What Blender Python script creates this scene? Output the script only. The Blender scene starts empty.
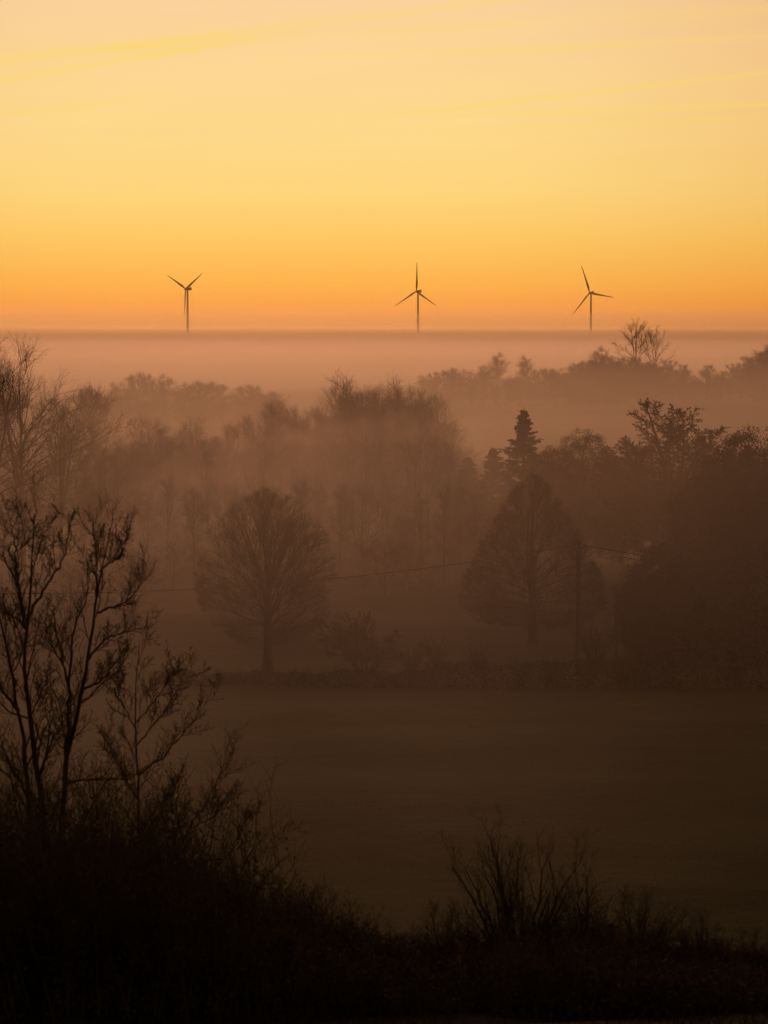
import bpy, math
import numpy as np
from mathutils import Vector

scene = bpy.context.scene
COL = scene.collection
RNG = np.random.default_rng(11)
PI = math.pi

# ------------------------------------------------------------------ camera
W, H = 768, 1024
F = 512 / math.tan(math.radians(10))
HORIZON = 328
EYE = 27.0
PITCH = math.atan((512 - HORIZON) / F)
cam_d = bpy.data.cameras.new('camera')
cam = bpy.data.objects.new('camera', cam_d)
COL.objects.link(cam)
cam_d.sensor_fit = 'VERTICAL'
cam_d.angle = math.radians(20)
cam_d.clip_start = 0.5
cam_d.clip_end = 30000
cam.location = (0, 0, EYE)
cam.rotation_euler = (PI / 2 - PITCH, 0, 0)
scene.camera = cam
cam_d.dof.use_dof = True
cam_d.dof.focus_distance = 420
cam_d.dof.aperture_fstop = 2.2
CP, SP = math.cos(PITCH), math.sin(PITCH)


def at(u, v, Y):
    a, b = (u - W / 2) / F, (H / 2 - v) / F
    dy = CP + SP * b
    dz = -SP + CP * b
    t = Y / dy
    return np.array([a * t, Y, EYE + dz * t])


def smooth(a, b, x):
    t = np.clip((x - a) / (b - a), 0, 1)
    return t * t * (3 - 2 * t)


HY = [-400, -60, 0, 30, 42, 52, 66, 90, 112, 130, 260, 30000]
HZ = [25.4, 25.4, 25.2, 19.2, 16.7, 15.2, 11.4, 5.2, 1.2, 0, 0, 0]


def ground(x, y):
    x = np.asarray(x, float)
    y = np.asarray(y, float)
    z = np.interp(y, HY, HZ)
    z = z + 5.0 * smooth(620, 880, y) * (1 - smooth(1100, 1900, y)) * smooth(-150, 150, x)
    z = z + 0.18 * np.sin(x * 0.11 + y * 0.05) * np.sin(y * 0.083 + 1.3) * smooth(20, 60, y)
    z = z + 1.2 * np.sin(x * 0.004 + 1) * np.sin(y * 0.0031) * smooth(300, 700, y)
    return z


# ------------------------------------------------------------------ materials
def lin(r, g, b):
    f = lambda c: c / 12.92 if c <= 0.04045 else ((c + 0.055) / 1.055) ** 2.4
    return tuple(f(c / 255) for c in (r, g, b))


class NT:
    def __init__(s, nt):
        s.nt = nt
        nt.nodes.clear()

    def n(s, kind, **kw):
        nd = s.nt.nodes.new(kind)
        for k, v in kw.items():
            setattr(nd, k, v)
        return nd

    def link(s, a, b):
        s.nt.links.new(a, b)

    def put(s, sock, v):
        if hasattr(v, 'is_output'):
            s.link(v, sock)
        else:
            sock.default_value = v

    def m(s, op, *args, clamp=False):
        nd = s.n('ShaderNodeMath', operation=op)
        nd.use_clamp = clamp
        for i, a in enumerate(args):
            s.put(nd.inputs[i], a)
        return nd.outputs[0]

    def mix(s, fac, a, b, blend='MIX'):
        nd = s.n('ShaderNodeMix', data_type='RGBA', blend_type=blend)
        s.put(nd.inputs[0], fac)
        s.put(nd.inputs[6], a if hasattr(a, 'is_output') else (*a[:3], 1))
        s.put(nd.inputs[7], b if hasattr(b, 'is_output') else (*b[:3], 1))
        return nd.outputs[2]

    def rng(s, v, a, b, c=0.0, d=1.0, kind='LINEAR'):
        nd = s.n('ShaderNodeMapRange', interpolation_type=kind)
        s.put(nd.inputs[0], v)
        for i, q in enumerate((a, b, c, d)):
            s.put(nd.inputs[i + 1], q)
        return nd.outputs[0]

    def noise(s, vec, scale, detail=4, rough=0.55):
        nd = s.n('ShaderNodeTexNoise')
        nd.inputs['Scale'].default_value = scale
        nd.inputs['Detail'].default_value = detail
        nd.inputs['Roughness'].default_value = rough
        s.link(vec, nd.inputs['Vector'])
        return nd.outputs[0]


def surf(name, dark, light, scale, rough=0.9, stretch=(1, 1, 1), bump=0.0, spec=0.2, metallic=0.0):
    m = bpy.data.materials.new(name)
    m.use_nodes = True
    t = NT(m.node_tree)
    tc = t.n('ShaderNodeTexCoord')
    mp = t.n('ShaderNodeMapping')
    mp.inputs['Scale'].default_value = stretch
    t.link(tc.outputs['Object'], mp.inputs[0])
    nz = t.noise(mp.outputs[0], scale, 5)
    k = t.rng(nz, 0.3, 0.7)
    b = t.n('ShaderNodeBsdfPrincipled')
    t.link(t.mix(k, dark, light), b.inputs['Base Color'])
    b.inputs['Roughness'].default_value = rough
    b.inputs['Metallic'].default_value = metallic
    b.inputs['Specular IOR Level'].default_value = spec
    if bump:
        bp = t.n('ShaderNodeBump')
        bp.inputs['Strength'].default_value = bump
        t.link(nz, bp.inputs['Height'])
        t.link(bp.outputs[0], b.inputs['Normal'])
    o = t.n('ShaderNodeOutputMaterial')
    t.link(b.outputs[0], o.inputs[0])
    return m


M = {
    'bark': surf('bark', (.018, .012, .007), (.045, .03, .019), 9, .95, (1, 1, .2), .5, .05),
    'twig': surf('twig', (.016, .010, .006), (.036, .022, .014), 3, .95, spec=.03),
    'near_bark': surf('near_bark', (.05, .03, .016), (.13, .08, .045), 14, .95, (1, 1, .25), .5, .03),
    'needle': surf('needle', (.012, .014, .007), (.035, .036, .016), 1.2, .9, spec=.03),
    'yew': surf('yew', (.010, .011, .006), (.028, .028, .013), 1.1, .9, spec=.03),
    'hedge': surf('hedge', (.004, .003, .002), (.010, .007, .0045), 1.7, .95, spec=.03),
    'bramble': surf('bramble', (.055, .032, .015), (.15, .09, .04), 2.3, .95, spec=.02),
    'grass': surf('grass', (.05, .042, .015), (.105, .086, .032), .22, .95, spec=.03),
    'dry_grass': surf('dry_grass', (.030, .017, .006), (.07, .042, .016), .6, .95, spec=.03),
    'paint': surf('paint', (.62, .60, .58), (.74, .72, .70), .2, .6, spec=.1),
    'pole': surf('pole', (.012, .009, .006), (.03, .022, .016), 12, .9, (1, 1, .1), .4, .1),
    'wire': surf('wire', (.015, .013, .012), (.03, .027, .025), 3, .6),
    'ceramic': surf('ceramic', (.10, .07, .05), (.16, .11, .08), 8, .35, spec=.5),
    'steel': surf('steel', (.14, .13, .12), (.22, .21, .20), 6, .5, metallic=.8),
}


def ground_mat():
    m = bpy.data.materials.new('ground')
    m.use_nodes = True
    t = NT(m.node_tree)
    g = t.n('ShaderNodeNewGeometry').outputs['Position']
    mp = t.n('ShaderNodeMapping')
    mp.inputs['Scale'].default_value = (.35, 1, 1)
    t.link(g, mp.inputs[0])
    a = t.noise(mp.outputs[0], .09, 6, .6)
    b = t.noise(mp.outputs[0], 1.3, 6, .7)
    c = t.noise(g, .018, 3)
    k = t.m('ADD', t.m('MULTIPLY', a, .6), t.m('MULTIPLY', b, .4))
    k = t.rng(k, .36, .64)
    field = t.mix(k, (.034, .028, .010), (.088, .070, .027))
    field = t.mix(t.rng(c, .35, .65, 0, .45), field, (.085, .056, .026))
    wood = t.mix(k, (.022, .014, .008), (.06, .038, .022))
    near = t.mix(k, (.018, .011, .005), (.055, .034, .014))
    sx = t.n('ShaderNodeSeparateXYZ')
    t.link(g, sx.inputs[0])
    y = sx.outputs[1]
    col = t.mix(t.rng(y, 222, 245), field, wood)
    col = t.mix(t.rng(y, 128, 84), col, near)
    bs = t.n('ShaderNodeBsdfPrincipled')
    t.link(col, bs.inputs['Base Color'])
    bs.inputs['Roughness'].default_value = .98
    bs.inputs['Specular IOR Level'].default_value = .03
    bp = t.n('ShaderNodeBump')
    bp.inputs['Strength'].default_value = .9
    bp.inputs['Distance'].default_value = .12
    t.link(b, bp.inputs['Height'])
    t.link(bp.outputs[0], bs.inputs['Normal'])
    o = t.n('ShaderNodeOutputMaterial')
    t.link(bs.outputs[0], o.inputs[0])
    return m


MIST_TINT = (.96, .71, .67)
MIST_G = 0.72


def mist_mat(name, dens, tint=MIST_TINT, g=MIST_G):
    m = bpy.data.materials.new(name)
    m.use_nodes = True
    t = NT(m.node_tree)
    s = t.n('ShaderNodeVolumeScatter')
    s.inputs['Color'].default_value = (*tint, 1)
    s.inputs['Density'].default_value = dens
    s.inputs['Anisotropy'].default_value = g
    a = t.n('ShaderNodeVolumeAbsorption')
    a.inputs['Color'].default_value = (*tint, 1)
    a.inputs['Density'].default_value = dens
    ad = t.n('ShaderNodeAddShader')
    t.link(s.outputs[0], ad.inputs[0])
    t.link(a.outputs[0], ad.inputs[1])
    o = t.n('ShaderNodeOutputMaterial')
    t.link(ad.outputs[0], o.inputs['Volume'])
    return m


# ------------------------------------------------------------------ mesh helpers
class MB:
    def __init__(s):
        s.v, s.q, s.t, s.n = [], [], [], 0

    def add(s, v, quads=None, tris=None):
        v = np.asarray(v, float).reshape(-1, 3)
        if quads is not None and len(quads):
            s.q.append(np.asarray(quads, int) + s.n)
        if tris is not None and len(tris):
            s.t.append(np.asarray(tris, int) + s.n)
        s.v.append(v)
        s.n += len(v)

    def tubes(s, P, R, sides=3):
        N, K = P.shape[:2]
        if N == 0:
            return
        T = np.gradient(P, axis=1)
        T /= np.linalg.norm(T, axis=2, keepdims=True) + 1e-9
        d = P[:, -1] - P[:, 0]
        d /= np.linalg.norm(d, axis=1, keepdims=True) + 1e-9
        ref = np.where(np.abs(d[:, 2:3]) > .8, np.array([[1., 0, 0]]), np.array([[0, 0, 1.]]))[:, None, :]
        A = np.cross(T, np.broadcast_to(ref, T.shape))
        A /= np.linalg.norm(A, axis=2, keepdims=True) + 1e-9
        B = np.cross(T, A)
        ph = np.arange(sides) * 2 * PI / sides
        V = (P[:, :, None, :] + R[:, :, None, None] *
             (np.cos(ph)[None, None, :, None] * A[:, :, None, :] + np.sin(ph)[None, None, :, None] * B[:, :, None, :]))
        idx = np.arange(N * K * sides).reshape(N, K, sides)
        a = idx[:, :-1]
        b = idx[:, 1:]
        q = np.stack([a, np.roll(a, -1, 2), np.roll(b, -1, 2), b], -1).reshape(-1, 4)
        s.add(V, quads=q)
        if sides >= 4:   # close the ends
            for e in (0, K - 1):
                s_idx = idx[:, e]
                base = s.n - N * K * sides
                tri = np.stack([np.repeat(s_idx[:, :1], sides - 2, 1), s_idx[:, 1:-1], s_idx[:, 2:]], -1).reshape(-1, 3)
                s.t.append(tri + base)

    def leaves(s, C, size, rng, flat=0.0, aim=None):
        """small pointed leaf / twig-tip faces, one kite each"""
        N = len(C)
        a = rng.normal(size=(N, 3))
        if aim is not None:
            a = a * .6 + aim
        a /= np.linalg.norm(a, axis=1, keepdims=True)
        b = rng.normal(size=(N, 3))
        b[:, 2] *= 1 - flat
        b -= a * (a * b).sum(1, keepdims=True)
        b /= np.linalg.norm(b, axis=1, keepdims=True) + 1e-9
        sz = size * rng.uniform(.6, 1.4, (N, 1))
        V = np.stack([C - a * sz, C + b * sz * .45, C + a * sz, C - b * sz * .45], 1)
        s.add(V, quads=np.arange(N * 4).reshape(N, 4))

    def box(s, c, d):
        c, d = np.array(c, float), np.array(d, float) / 2
        sg = np.array([[x, y, z] for x in (-1, 1) for y in (-1, 1) for z in (-1, 1)], float)
        s.add(c + sg * d, quads=[[0, 1, 3, 2], [4, 6, 7, 5], [0, 4, 5, 1], [2, 3, 7, 6], [0, 2, 6, 4], [1, 5, 7, 3]])

    def mesh(s, name, mat, smooth_=True):
        me = bpy.data.meshes.new(name)
        v = np.concatenate(s.v).astype(np.float32)
        q = np.concatenate(s.q) if s.q else np.zeros((0, 4), int)
        t = np.concatenate(s.t) if s.t else np.zeros((0, 3), int)
        me.vertices.add(len(v))
        me.vertices.foreach_set('co', v.ravel())
        loops = np.concatenate([q.ravel(), t.ravel()]).astype(np.int32)
        me.loops.add(len(loops))
        me.loops.foreach_set('vertex_index', loops)
        me.polygons.add(len(q) + len(t))
        st = np.concatenate([np.arange(len(q)) * 4, len(q) * 4 + np.arange(len(t)) * 3]).astype(np.int32)
        me.polygons.foreach_set('loop_start', st)
        me.update(calc_edges=True)
        me.validate()
        if smooth_:
            me.polygons.foreach_set('use_smooth', np.ones(len(me.polygons), bool))
        me.materials.append(mat)
        return me


def obj(name, me, parent=None, loc=None):
    o = bpy.data.objects.new(name, me)
    COL.objects.link(o)
    if parent is not None:
        o.parent = parent
    if loc is not None:
        o.location = loc
    return o


def tag(o, label=None, cat=None, group=None, kind=None):
    for k, v in (('label', label), ('category', cat), ('group', group), ('kind', kind)):
        if v:
            o[k] = v
    return o


def thing(name, label, cat, loc, rz=0, group=None, sc=1.0):
    o = bpy.data.objects.new(name, None)
    COL.objects.link(o)
    o.location = [float(c) for c in loc]
    o.rotation_euler = (0, 0, rz)
    o.scale = (sc, sc, sc) if np.isscalar(sc) else sc
    o.empty_display_size = .5
    return tag(o, label, cat, group)


# ------------------------------------------------------------------ growing branches
UPV = np.array([0, 0, 1.])


def spawn(P, R, n, rng, t0=.15, t1=1., ang=45, asd=10, lf=.5, taper=.6, up=.15, curve=.1, K=4,
          wig=.06, rr=.5, rmin=.003, env=None, flatten=0.0, lmin=0.0, fit=False, whorl=0, bias=1.0):
    N, Kp = P.shape[:2]
    t = ((np.arange(n)[None, :] + rng.uniform(0, 1, (N, n))) / n) ** bias * (t1 - t0) + t0
    if whorl:
        t = t0 + (t1 - t0) * np.round((t - t0) / (t1 - t0) * whorl) / whorl
    f = np.clip(t * (Kp - 1), 0, Kp - 1.001)
    i0 = f.astype(int)
    w = (f - i0)[..., None]
    ar = np.arange(N)[:, None]
    a, b = P[ar, i0], P[ar, i0 + 1]
    st = (a * (1 - w) + b * w).reshape(-1, 3)
    T = (b - a).reshape(-1, 3)
    T /= np.linalg.norm(T, axis=1, keepdims=True) + 1e-9
    rp = (R[ar, i0] * (1 - w[..., 0]) + R[ar, i0 + 1] * w[..., 0]).reshape(-1)
    plen = np.linalg.norm(np.diff(P, axis=1), axis=2).sum(1)
    plen = np.repeat(plen, n)
    tt = t.reshape(-1)
    az = (np.arange(n)[None, :] * 2.4 + rng.uniform(0, 2 * PI, (N, 1)) + rng.normal(0, .5, (N, n))).reshape(-1)
    if isinstance(ang, tuple):
        k = (tt - t0) / max(t1 - t0, 1e-6)
        th = np.radians(ang[0] + (ang[1] - ang[0]) * k ** (ang[2] if len(ang) > 2 else 1) + rng.normal(0, asd, N * n))
    else:
        th = np.radians(rng.normal(ang, asd, N * n))
    ref = np.where(np.abs(T[:, 2:3]) > .9, np.array([[1., 0, 0]]), np.array([[0, 0, 1.]]))
    U = np.cross(T, ref)
    U /= np.linalg.norm(U, axis=1, keepdims=True) + 1e-9
    V = np.cross(T, U)
    D = np.cos(th)[:, None] * T + np.sin(th)[:, None] * (np.cos(az)[:, None] * U + np.sin(az)[:, None] * V)
    if flatten:
        D[:, 2] *= 1 - flatten
    D = D + up * UPV
    D /= np.linalg.norm(D, axis=1, keepdims=True) + 1e-9
    L = np.maximum(plen * lf * (1 - taper * tt), lmin) * rng.uniform(.65, 1.2, N * n)
    s = np.linspace(0, 1, K)

    def pts(L):
        return st[:, None, :] + L[:, None, None] * (D[:, None, :] * s[None, :, None] + curve * UPV * (s ** 2)[None, :, None])
    if env is not None:
        grow = 1.0
        for it in range(30):
            out = ~env(pts(L)[:, -1])
            if not out.any():
                break
            L = np.where(out, L * .84, L)
        if fit:
            L = L * rng.uniform(.86 if fit is True else fit, 1.0, len(L))
    Q = pts(L)
    if wig and K > 2:
        nz = rng.normal(size=(N * n, K, 3))
        nz[:, 0] = 0
        Q = Q + np.cumsum(nz, axis=1) * (L * wig / math.sqrt(K))[:, None, None]
    r0 = np.minimum(rp * rr, np.maximum(L * .02, rmin * 1.3))
    r0 = np.maximum(r0, rmin)
    RR = np.maximum(r0[:, None] * (1 - .75 * s)[None, :], rmin * .6)
    return Q, RR


def poly(pts, r0, r1, K=12, wig=0.0, rng=RNG):
    """a smooth branch through given points"""
    p = np.asarray(pts, float)
    d = np.concatenate([[0], np.cumsum(np.linalg.norm(np.diff(p, axis=0), axis=1))])
    s = np.linspace(0, d[-1], K)
    q = np.stack([np.interp(s, d, p[:, i]) for i in range(3)], 1)
    for _ in range(2):
        q[1:-1] = .25 * q[:-2] + .5 * q[1:-1] + .25 * q[2:]
    if wig:
        n = rng.normal(size=q.shape) * wig
        n[0] = 0
        q = q + n
    return q[None], np.linspace(r0, r1, K)[None]


def cat(*PR):
    K = max(p.shape[1] for p, r in PR)
    return np.concatenate([p for p, r in PR]), np.concatenate([r for p, r in PR])


def profile_env(hs, rs, jitter=0.0, seed=0):
    """crown outline: radius rs at height hs, slightly lobed"""
    r_ = np.random.default_rng(seed)
    ph = r_.uniform(0, 6.28, 6)

    def env(p):
        az = np.arctan2(p[:, 1], p[:, 0])
        R = np.interp(p[:, 2], hs, rs, left=0, right=0)
        lob = 1 + jitter * (np.sin(3 * az + ph[0] + p[:, 2] * .5) + .7 * np.sin(5 * az + ph[1] - p[:, 2] * .9) + .6 * np.sin(2 * az + ph[2] + p[:, 2] * 1.3)) / 2
        return np.hypot(p[:, 0], p[:, 1]) < R * lob
    return env


def limbs_to(hs, rs, n, rng, zs, arch=.5, out=.35, K=9, r=.05, trunk=None, inner=.3, jit=.12, wig=.03, zlo=0.0):
    """limbs that leave the trunk at height zs(f) and arch out to points spread over the crown outline"""
    hs, rs = np.asarray(hs, float), np.asarray(rs, float)
    zz = np.linspace(hs[0], hs[-1], 400)
    rr = np.interp(zz, hs, rs)
    slope = np.abs(np.gradient(rr, zz))
    wgt = (rr + .15 * rs.max()) * np.sqrt(1 + np.minimum(slope, 3) ** 2)
    cdf = np.cumsum(wgt) / wgt.sum()
    q = (np.arange(n) + rng.uniform(.1, .9, n)) / n
    z = np.interp(q, cdf, zz)
    az = np.arange(n) * 2.39996 + rng.normal(0, .25, n)
    R = np.interp(z, hs, rs) * (1 + rng.normal(0, jit, n))
    ins = rng.uniform(size=n) < inner
    R = np.where(ins, R * rng.uniform(.25, .8, n), R)
    f = np.clip((z - hs[0]) / (hs[-1] - hs[0]), 0, 1)
    z0 = np.minimum(zs(f) + rng.normal(0, .15, n), z - .1 - zlo)
    z0 = np.maximum(z0, .4)
    dirx, diry = np.cos(az), np.sin(az)
    bx = by = 0 * z0
    if trunk is not None:
        bx, by = np.interp(z0, trunk[:, 2], trunk[:, 0]), np.interp(z0, trunk[:, 2], trunk[:, 1])
    P0 = np.stack([bx, by, z0], 1)
    P2 = np.stack([dirx * R, diry * R, z], 1)
    d = P2 - P0
    P1 = P0 + d * np.stack([0 * R + out, 0 * R + out, 0 * R + arch], 1)
    t = np.linspace(0, 1, K)[None, :, None]
    P = (1 - t) ** 2 * P0[:, None] + 2 * t * (1 - t) * P1[:, None] + t * t * P2[:, None]
    L = np.linalg.norm(d, axis=1)
    nz = rng.normal(size=P.shape)
    nz[:, 0] = 0
    P = P + np.cumsum(nz, 1) * (L * wig / math.sqrt(K))[:, None, None]
    r0 = np.clip(L * .011, .018, r)
    return P, r0[:, None] * np.linspace(1, .22, K)[None]


PROTO = {}


def proto(key, height, name, category, parts):
    """parts: list of (part name, mesh)"""
    PROTO[key] = (height, name, category, parts)


# --- round-crowned parkland tree (many upswept limbs from one fork)
def finish(key, Ht, tt, l1, rng, lens, ns, rad, sides=9, ang=34):
    """side shoots, twigs and fine twigs along the limbs of a bare tree"""
    l2 = spawn(*l1, ns[0], rng, .25, 1, ang, 9, .001, 0, .10, .10, 6, .07, .55, rad * 1.9, lmin=lens[0], bias=.55)
    l3 = spawn(*l2, ns[1], rng, .12, 1, 36, 12, .001, 0, .10, .06, 4, .08, .6, rad, lmin=lens[1])
    l4 = spawn(*l3, ns[2], rng, .15, 1, 40, 14, .001, 0, .08, 0, 3, .08, .7, rad * .7, lmin=lens[2])
    a, b = MB(), MB()
    a.tubes(*tt, sides)
    a.tubes(*l1, 5)
    b.tubes(*l2, 4)
    b.tubes(*l3, 3)
    b.tubes(*l4, 3)
    proto(key, Ht, 'bare_tree', 'tree', [('trunk', a.mesh('trunk', M['bark'])), ('crown', b.mesh('crown', M['twig'], False))])


def parkland(key, Ht, tt, l1, env, rng, a2, r):
    l2 = spawn(*l1, 6, rng, .22, .92, a2, 7, 1.3, 0, .03, .06, 8, .04, .62, .018, env, fit=.82)
    l3 = spawn(*l2, 8, rng, .2, 1, a2 + 2, 9, .3, .2, .04, .08, 6, .06, .6, r * 1.5, env, lmin=1.3, bias=.7)
    l4 = spawn(*l3, 4, rng, .15, 1, a2 + 6, 11, .001, 0, .06, .05, 4, .08, .65, r, env, lmin=.8, bias=.8)
    l5 = spawn(*l4, 3, rng, .2, 1, a2 + 10, 13, .001, 0, .06, 0, 3, .08, .7, r * .75, lmin=.36)
    a, b = MB(), MB()
    a.tubes(*tt, 9)
    a.tubes(*l1, 6)
    a.tubes(*l2, 5)
    b.tubes(*l3, 3)
    b.tubes(*l4, 3)
    b.tubes(*l5, 3)
    proto(key, Ht, 'bare_tree', 'tree', [('trunk', a.mesh('trunk', M['bark'])), ('crown', b.mesh('crown', M['twig'], False))])


def make_round():
    rng = np.random.default_rng(3)
    Ht = 14.8
    hs = [2.2, 2.8, 4.2, 6, 8, 10, 11.8, 13.2, 14.1, 14.6]
    rs = [1.2, 2.9, 4.6, 5.35, 5.45, 5.0, 4.1, 2.9, 1.6, .2]
    tr = poly([(0, 0, 0), (.03, 0, 1.6), (-.02, .03, 3.2), (.05, 0, 5.5), (.1, .05, 8)], .38, .10, 12)
    tr[1][0, 0] = .5
    l1 = limbs_to(hs, np.array(rs) * .86, 34, rng, lambda f: 2.7 + 2.6 * f ** 1.2, .62, .30, 10, .15, tr[0][0], .25, .03, .03)
    parkland('round', Ht, tr, l1, profile_env([2.0] + hs[1:], rs, .02, 3), rng, 25, .0082)


# --- teardrop-crowned parkland tree (single leader, limbs to the ground)
def make_teardrop():
    rng = np.random.default_rng(5)
    Ht = 14.4
    hs = [1.5, 2.1, 3.2, 4.4, 6, 8, 10, 11.8, 13.2, 14.2]
    rs = [2.3, 4.2, 5.4, 5.4, 4.9, 4.1, 3.1, 2.1, 1.2, .15]
    tr = poly([(0, 0, 0), (.05, 0, 3), (-.02, .02, 6), (.1, 0, 9), (.05, 0, 12.6)], .34, .04, 14)
    tr[1][0, 0] = .44
    tr2 = poly([(0, .02, 3.4), (.35, .1, 5.4), (.55, .1, 8.4), (.6, 0, 11.4)], .17, .04, 14)
    l1 = limbs_to(hs, np.array(rs) * .86, 40, rng, lambda f: 1.7 + 7.4 * f, .42, .42, 9, .10, tr[0][0], .2, .03, .03)
    parkland('teardrop', Ht, cat(tr, tr2), l1, profile_env(hs, rs, .02, 5), rng, 26, .0080)


# --- woodland trees: slender trunks, uneven open crowns
def make_wood(key, seed, Ht, low, rad, nl, dense=1.0, jit=.22, tw=.008, top=.93, stems=2, round_=.5):
    rng = np.random.default_rng(seed)
    k = np.linspace(0, 1, 8)
    hs = low + (Ht * top - low) * k
    rs = rad * np.interp(k, [0, .12, .35, .6, .8, .93, 1], [.35, .7, 1, .92, .72 * (round_ + .5), .45 * (round_ + .5), .06])
    lean = rng.normal(0, .012 * Ht, 2)
    tr = poly([(0, 0, 0), (lean[0] * .2, lean[1] * .2, Ht * .3), (lean[0] * .7, 0, Ht * .6), (lean[0], lean[1], Ht * .95)], Ht * .015, .02, 14, .04, rng)
    st = [tr]
    for _ in range(stems):
        z0 = low + rng.uniform(-.05, .30) * (Ht - low)
        a = rng.uniform(0, 6.28)
        rr = rad * rng.uniform(.25, .6)
        tp = Ht * rng.uniform(.78, .95)
        st.append(poly([(lean[0] * z0 / Ht, 0, z0), (rr * .5 * math.cos(a), rr * .5 * math.sin(a), z0 + (tp - z0) * .4), (rr * math.cos(a), rr * math.sin(a), tp)], Ht * .009, .018, 14, .05, rng))
    l1 = limbs_to(hs, rs, nl, rng, lambda f: low * .8 + .62 * (Ht - low) * f, .58, .36, 8, .09, tr[0][0], .4, jit, .06)
    e = spawn(*cat(*st), 4, rng, .5, 1, 42, 12, .11, .3, .2, .1, 8, .08, .4, .015)
    l1 = cat(l1, e)
    sc = Ht / 16
    finish(key, Ht, cat(*st), l1, rng, (1.5 * sc, .95 * sc, .55 * sc), (int(8 * dense), int(6 * dense), 3), tw, 7)


# --- conifers
def make_fir(key, seed, Ht, rad, top_sharp=1.0, droop=-.05, base=.06, n=90, leaf=.16):
    rng = np.random.default_rng(seed)
    hs = np.array([base * Ht, .15 * Ht, .4 * Ht, .7 * Ht, .88 * Ht, .96 * Ht, Ht])
    rs = np.array([.80, 1.0, .80, .42 * top_sharp, .16 * top_sharp, .045, .006]) * rad
    env = profile_env(hs, rs, .26, seed)
    tr = poly([(0, 0, 0), (.05, .02, Ht * .5), (0, 0, Ht)], Ht * .017, .015, 20)
    l1 = spawn(*tr, n, rng, base, .965, (102, 62, 1.2), 6, 1.0, 0, .0, .08, 6, .04, .4, .012, env, fit=.42)
    l2 = spawn(*l1, 9, rng, .25, 1, 42, 10, .5, .5, .0, -.03, 4, .06, .6, .008, None, flatten=.6)
    a, b = MB(), MB()
    a.tubes(*tr, 8)
    a.tubes(*l1, 4)
    b.tubes(*l2, 3)
    c, d = [], []
    for (P, R), m in ((l1, 26), (l2, 12)):
        f = rng.uniform(.12, 1, (len(P), m)) * (P.shape[1] - 1.001)
        i0 = f.astype(int)
        w = (f - i0)[..., None]
        ar = np.arange(len(P))[:, None]
        c.append((P[ar, i0] * (1 - w) + P[ar, i0 + 1] * w).reshape(-1, 3))
        T = (P[ar, i0 + 1] - P[ar, i0]).reshape(-1, 3)
        d.append(T / (np.linalg.norm(T, axis=1, keepdims=True) + 1e-9))
    c, d = np.concatenate(c), np.concatenate(d)
    c = c + rng.normal(size=c.shape) * .07
    b.leaves(c, leaf, rng, .3, d)
    proto(key, Ht, 'fir_tree', 'conifer', [('trunk', a.mesh('trunk', M['bark'])), ('crown', b.mesh('crown', M['needle'], False))])


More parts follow.
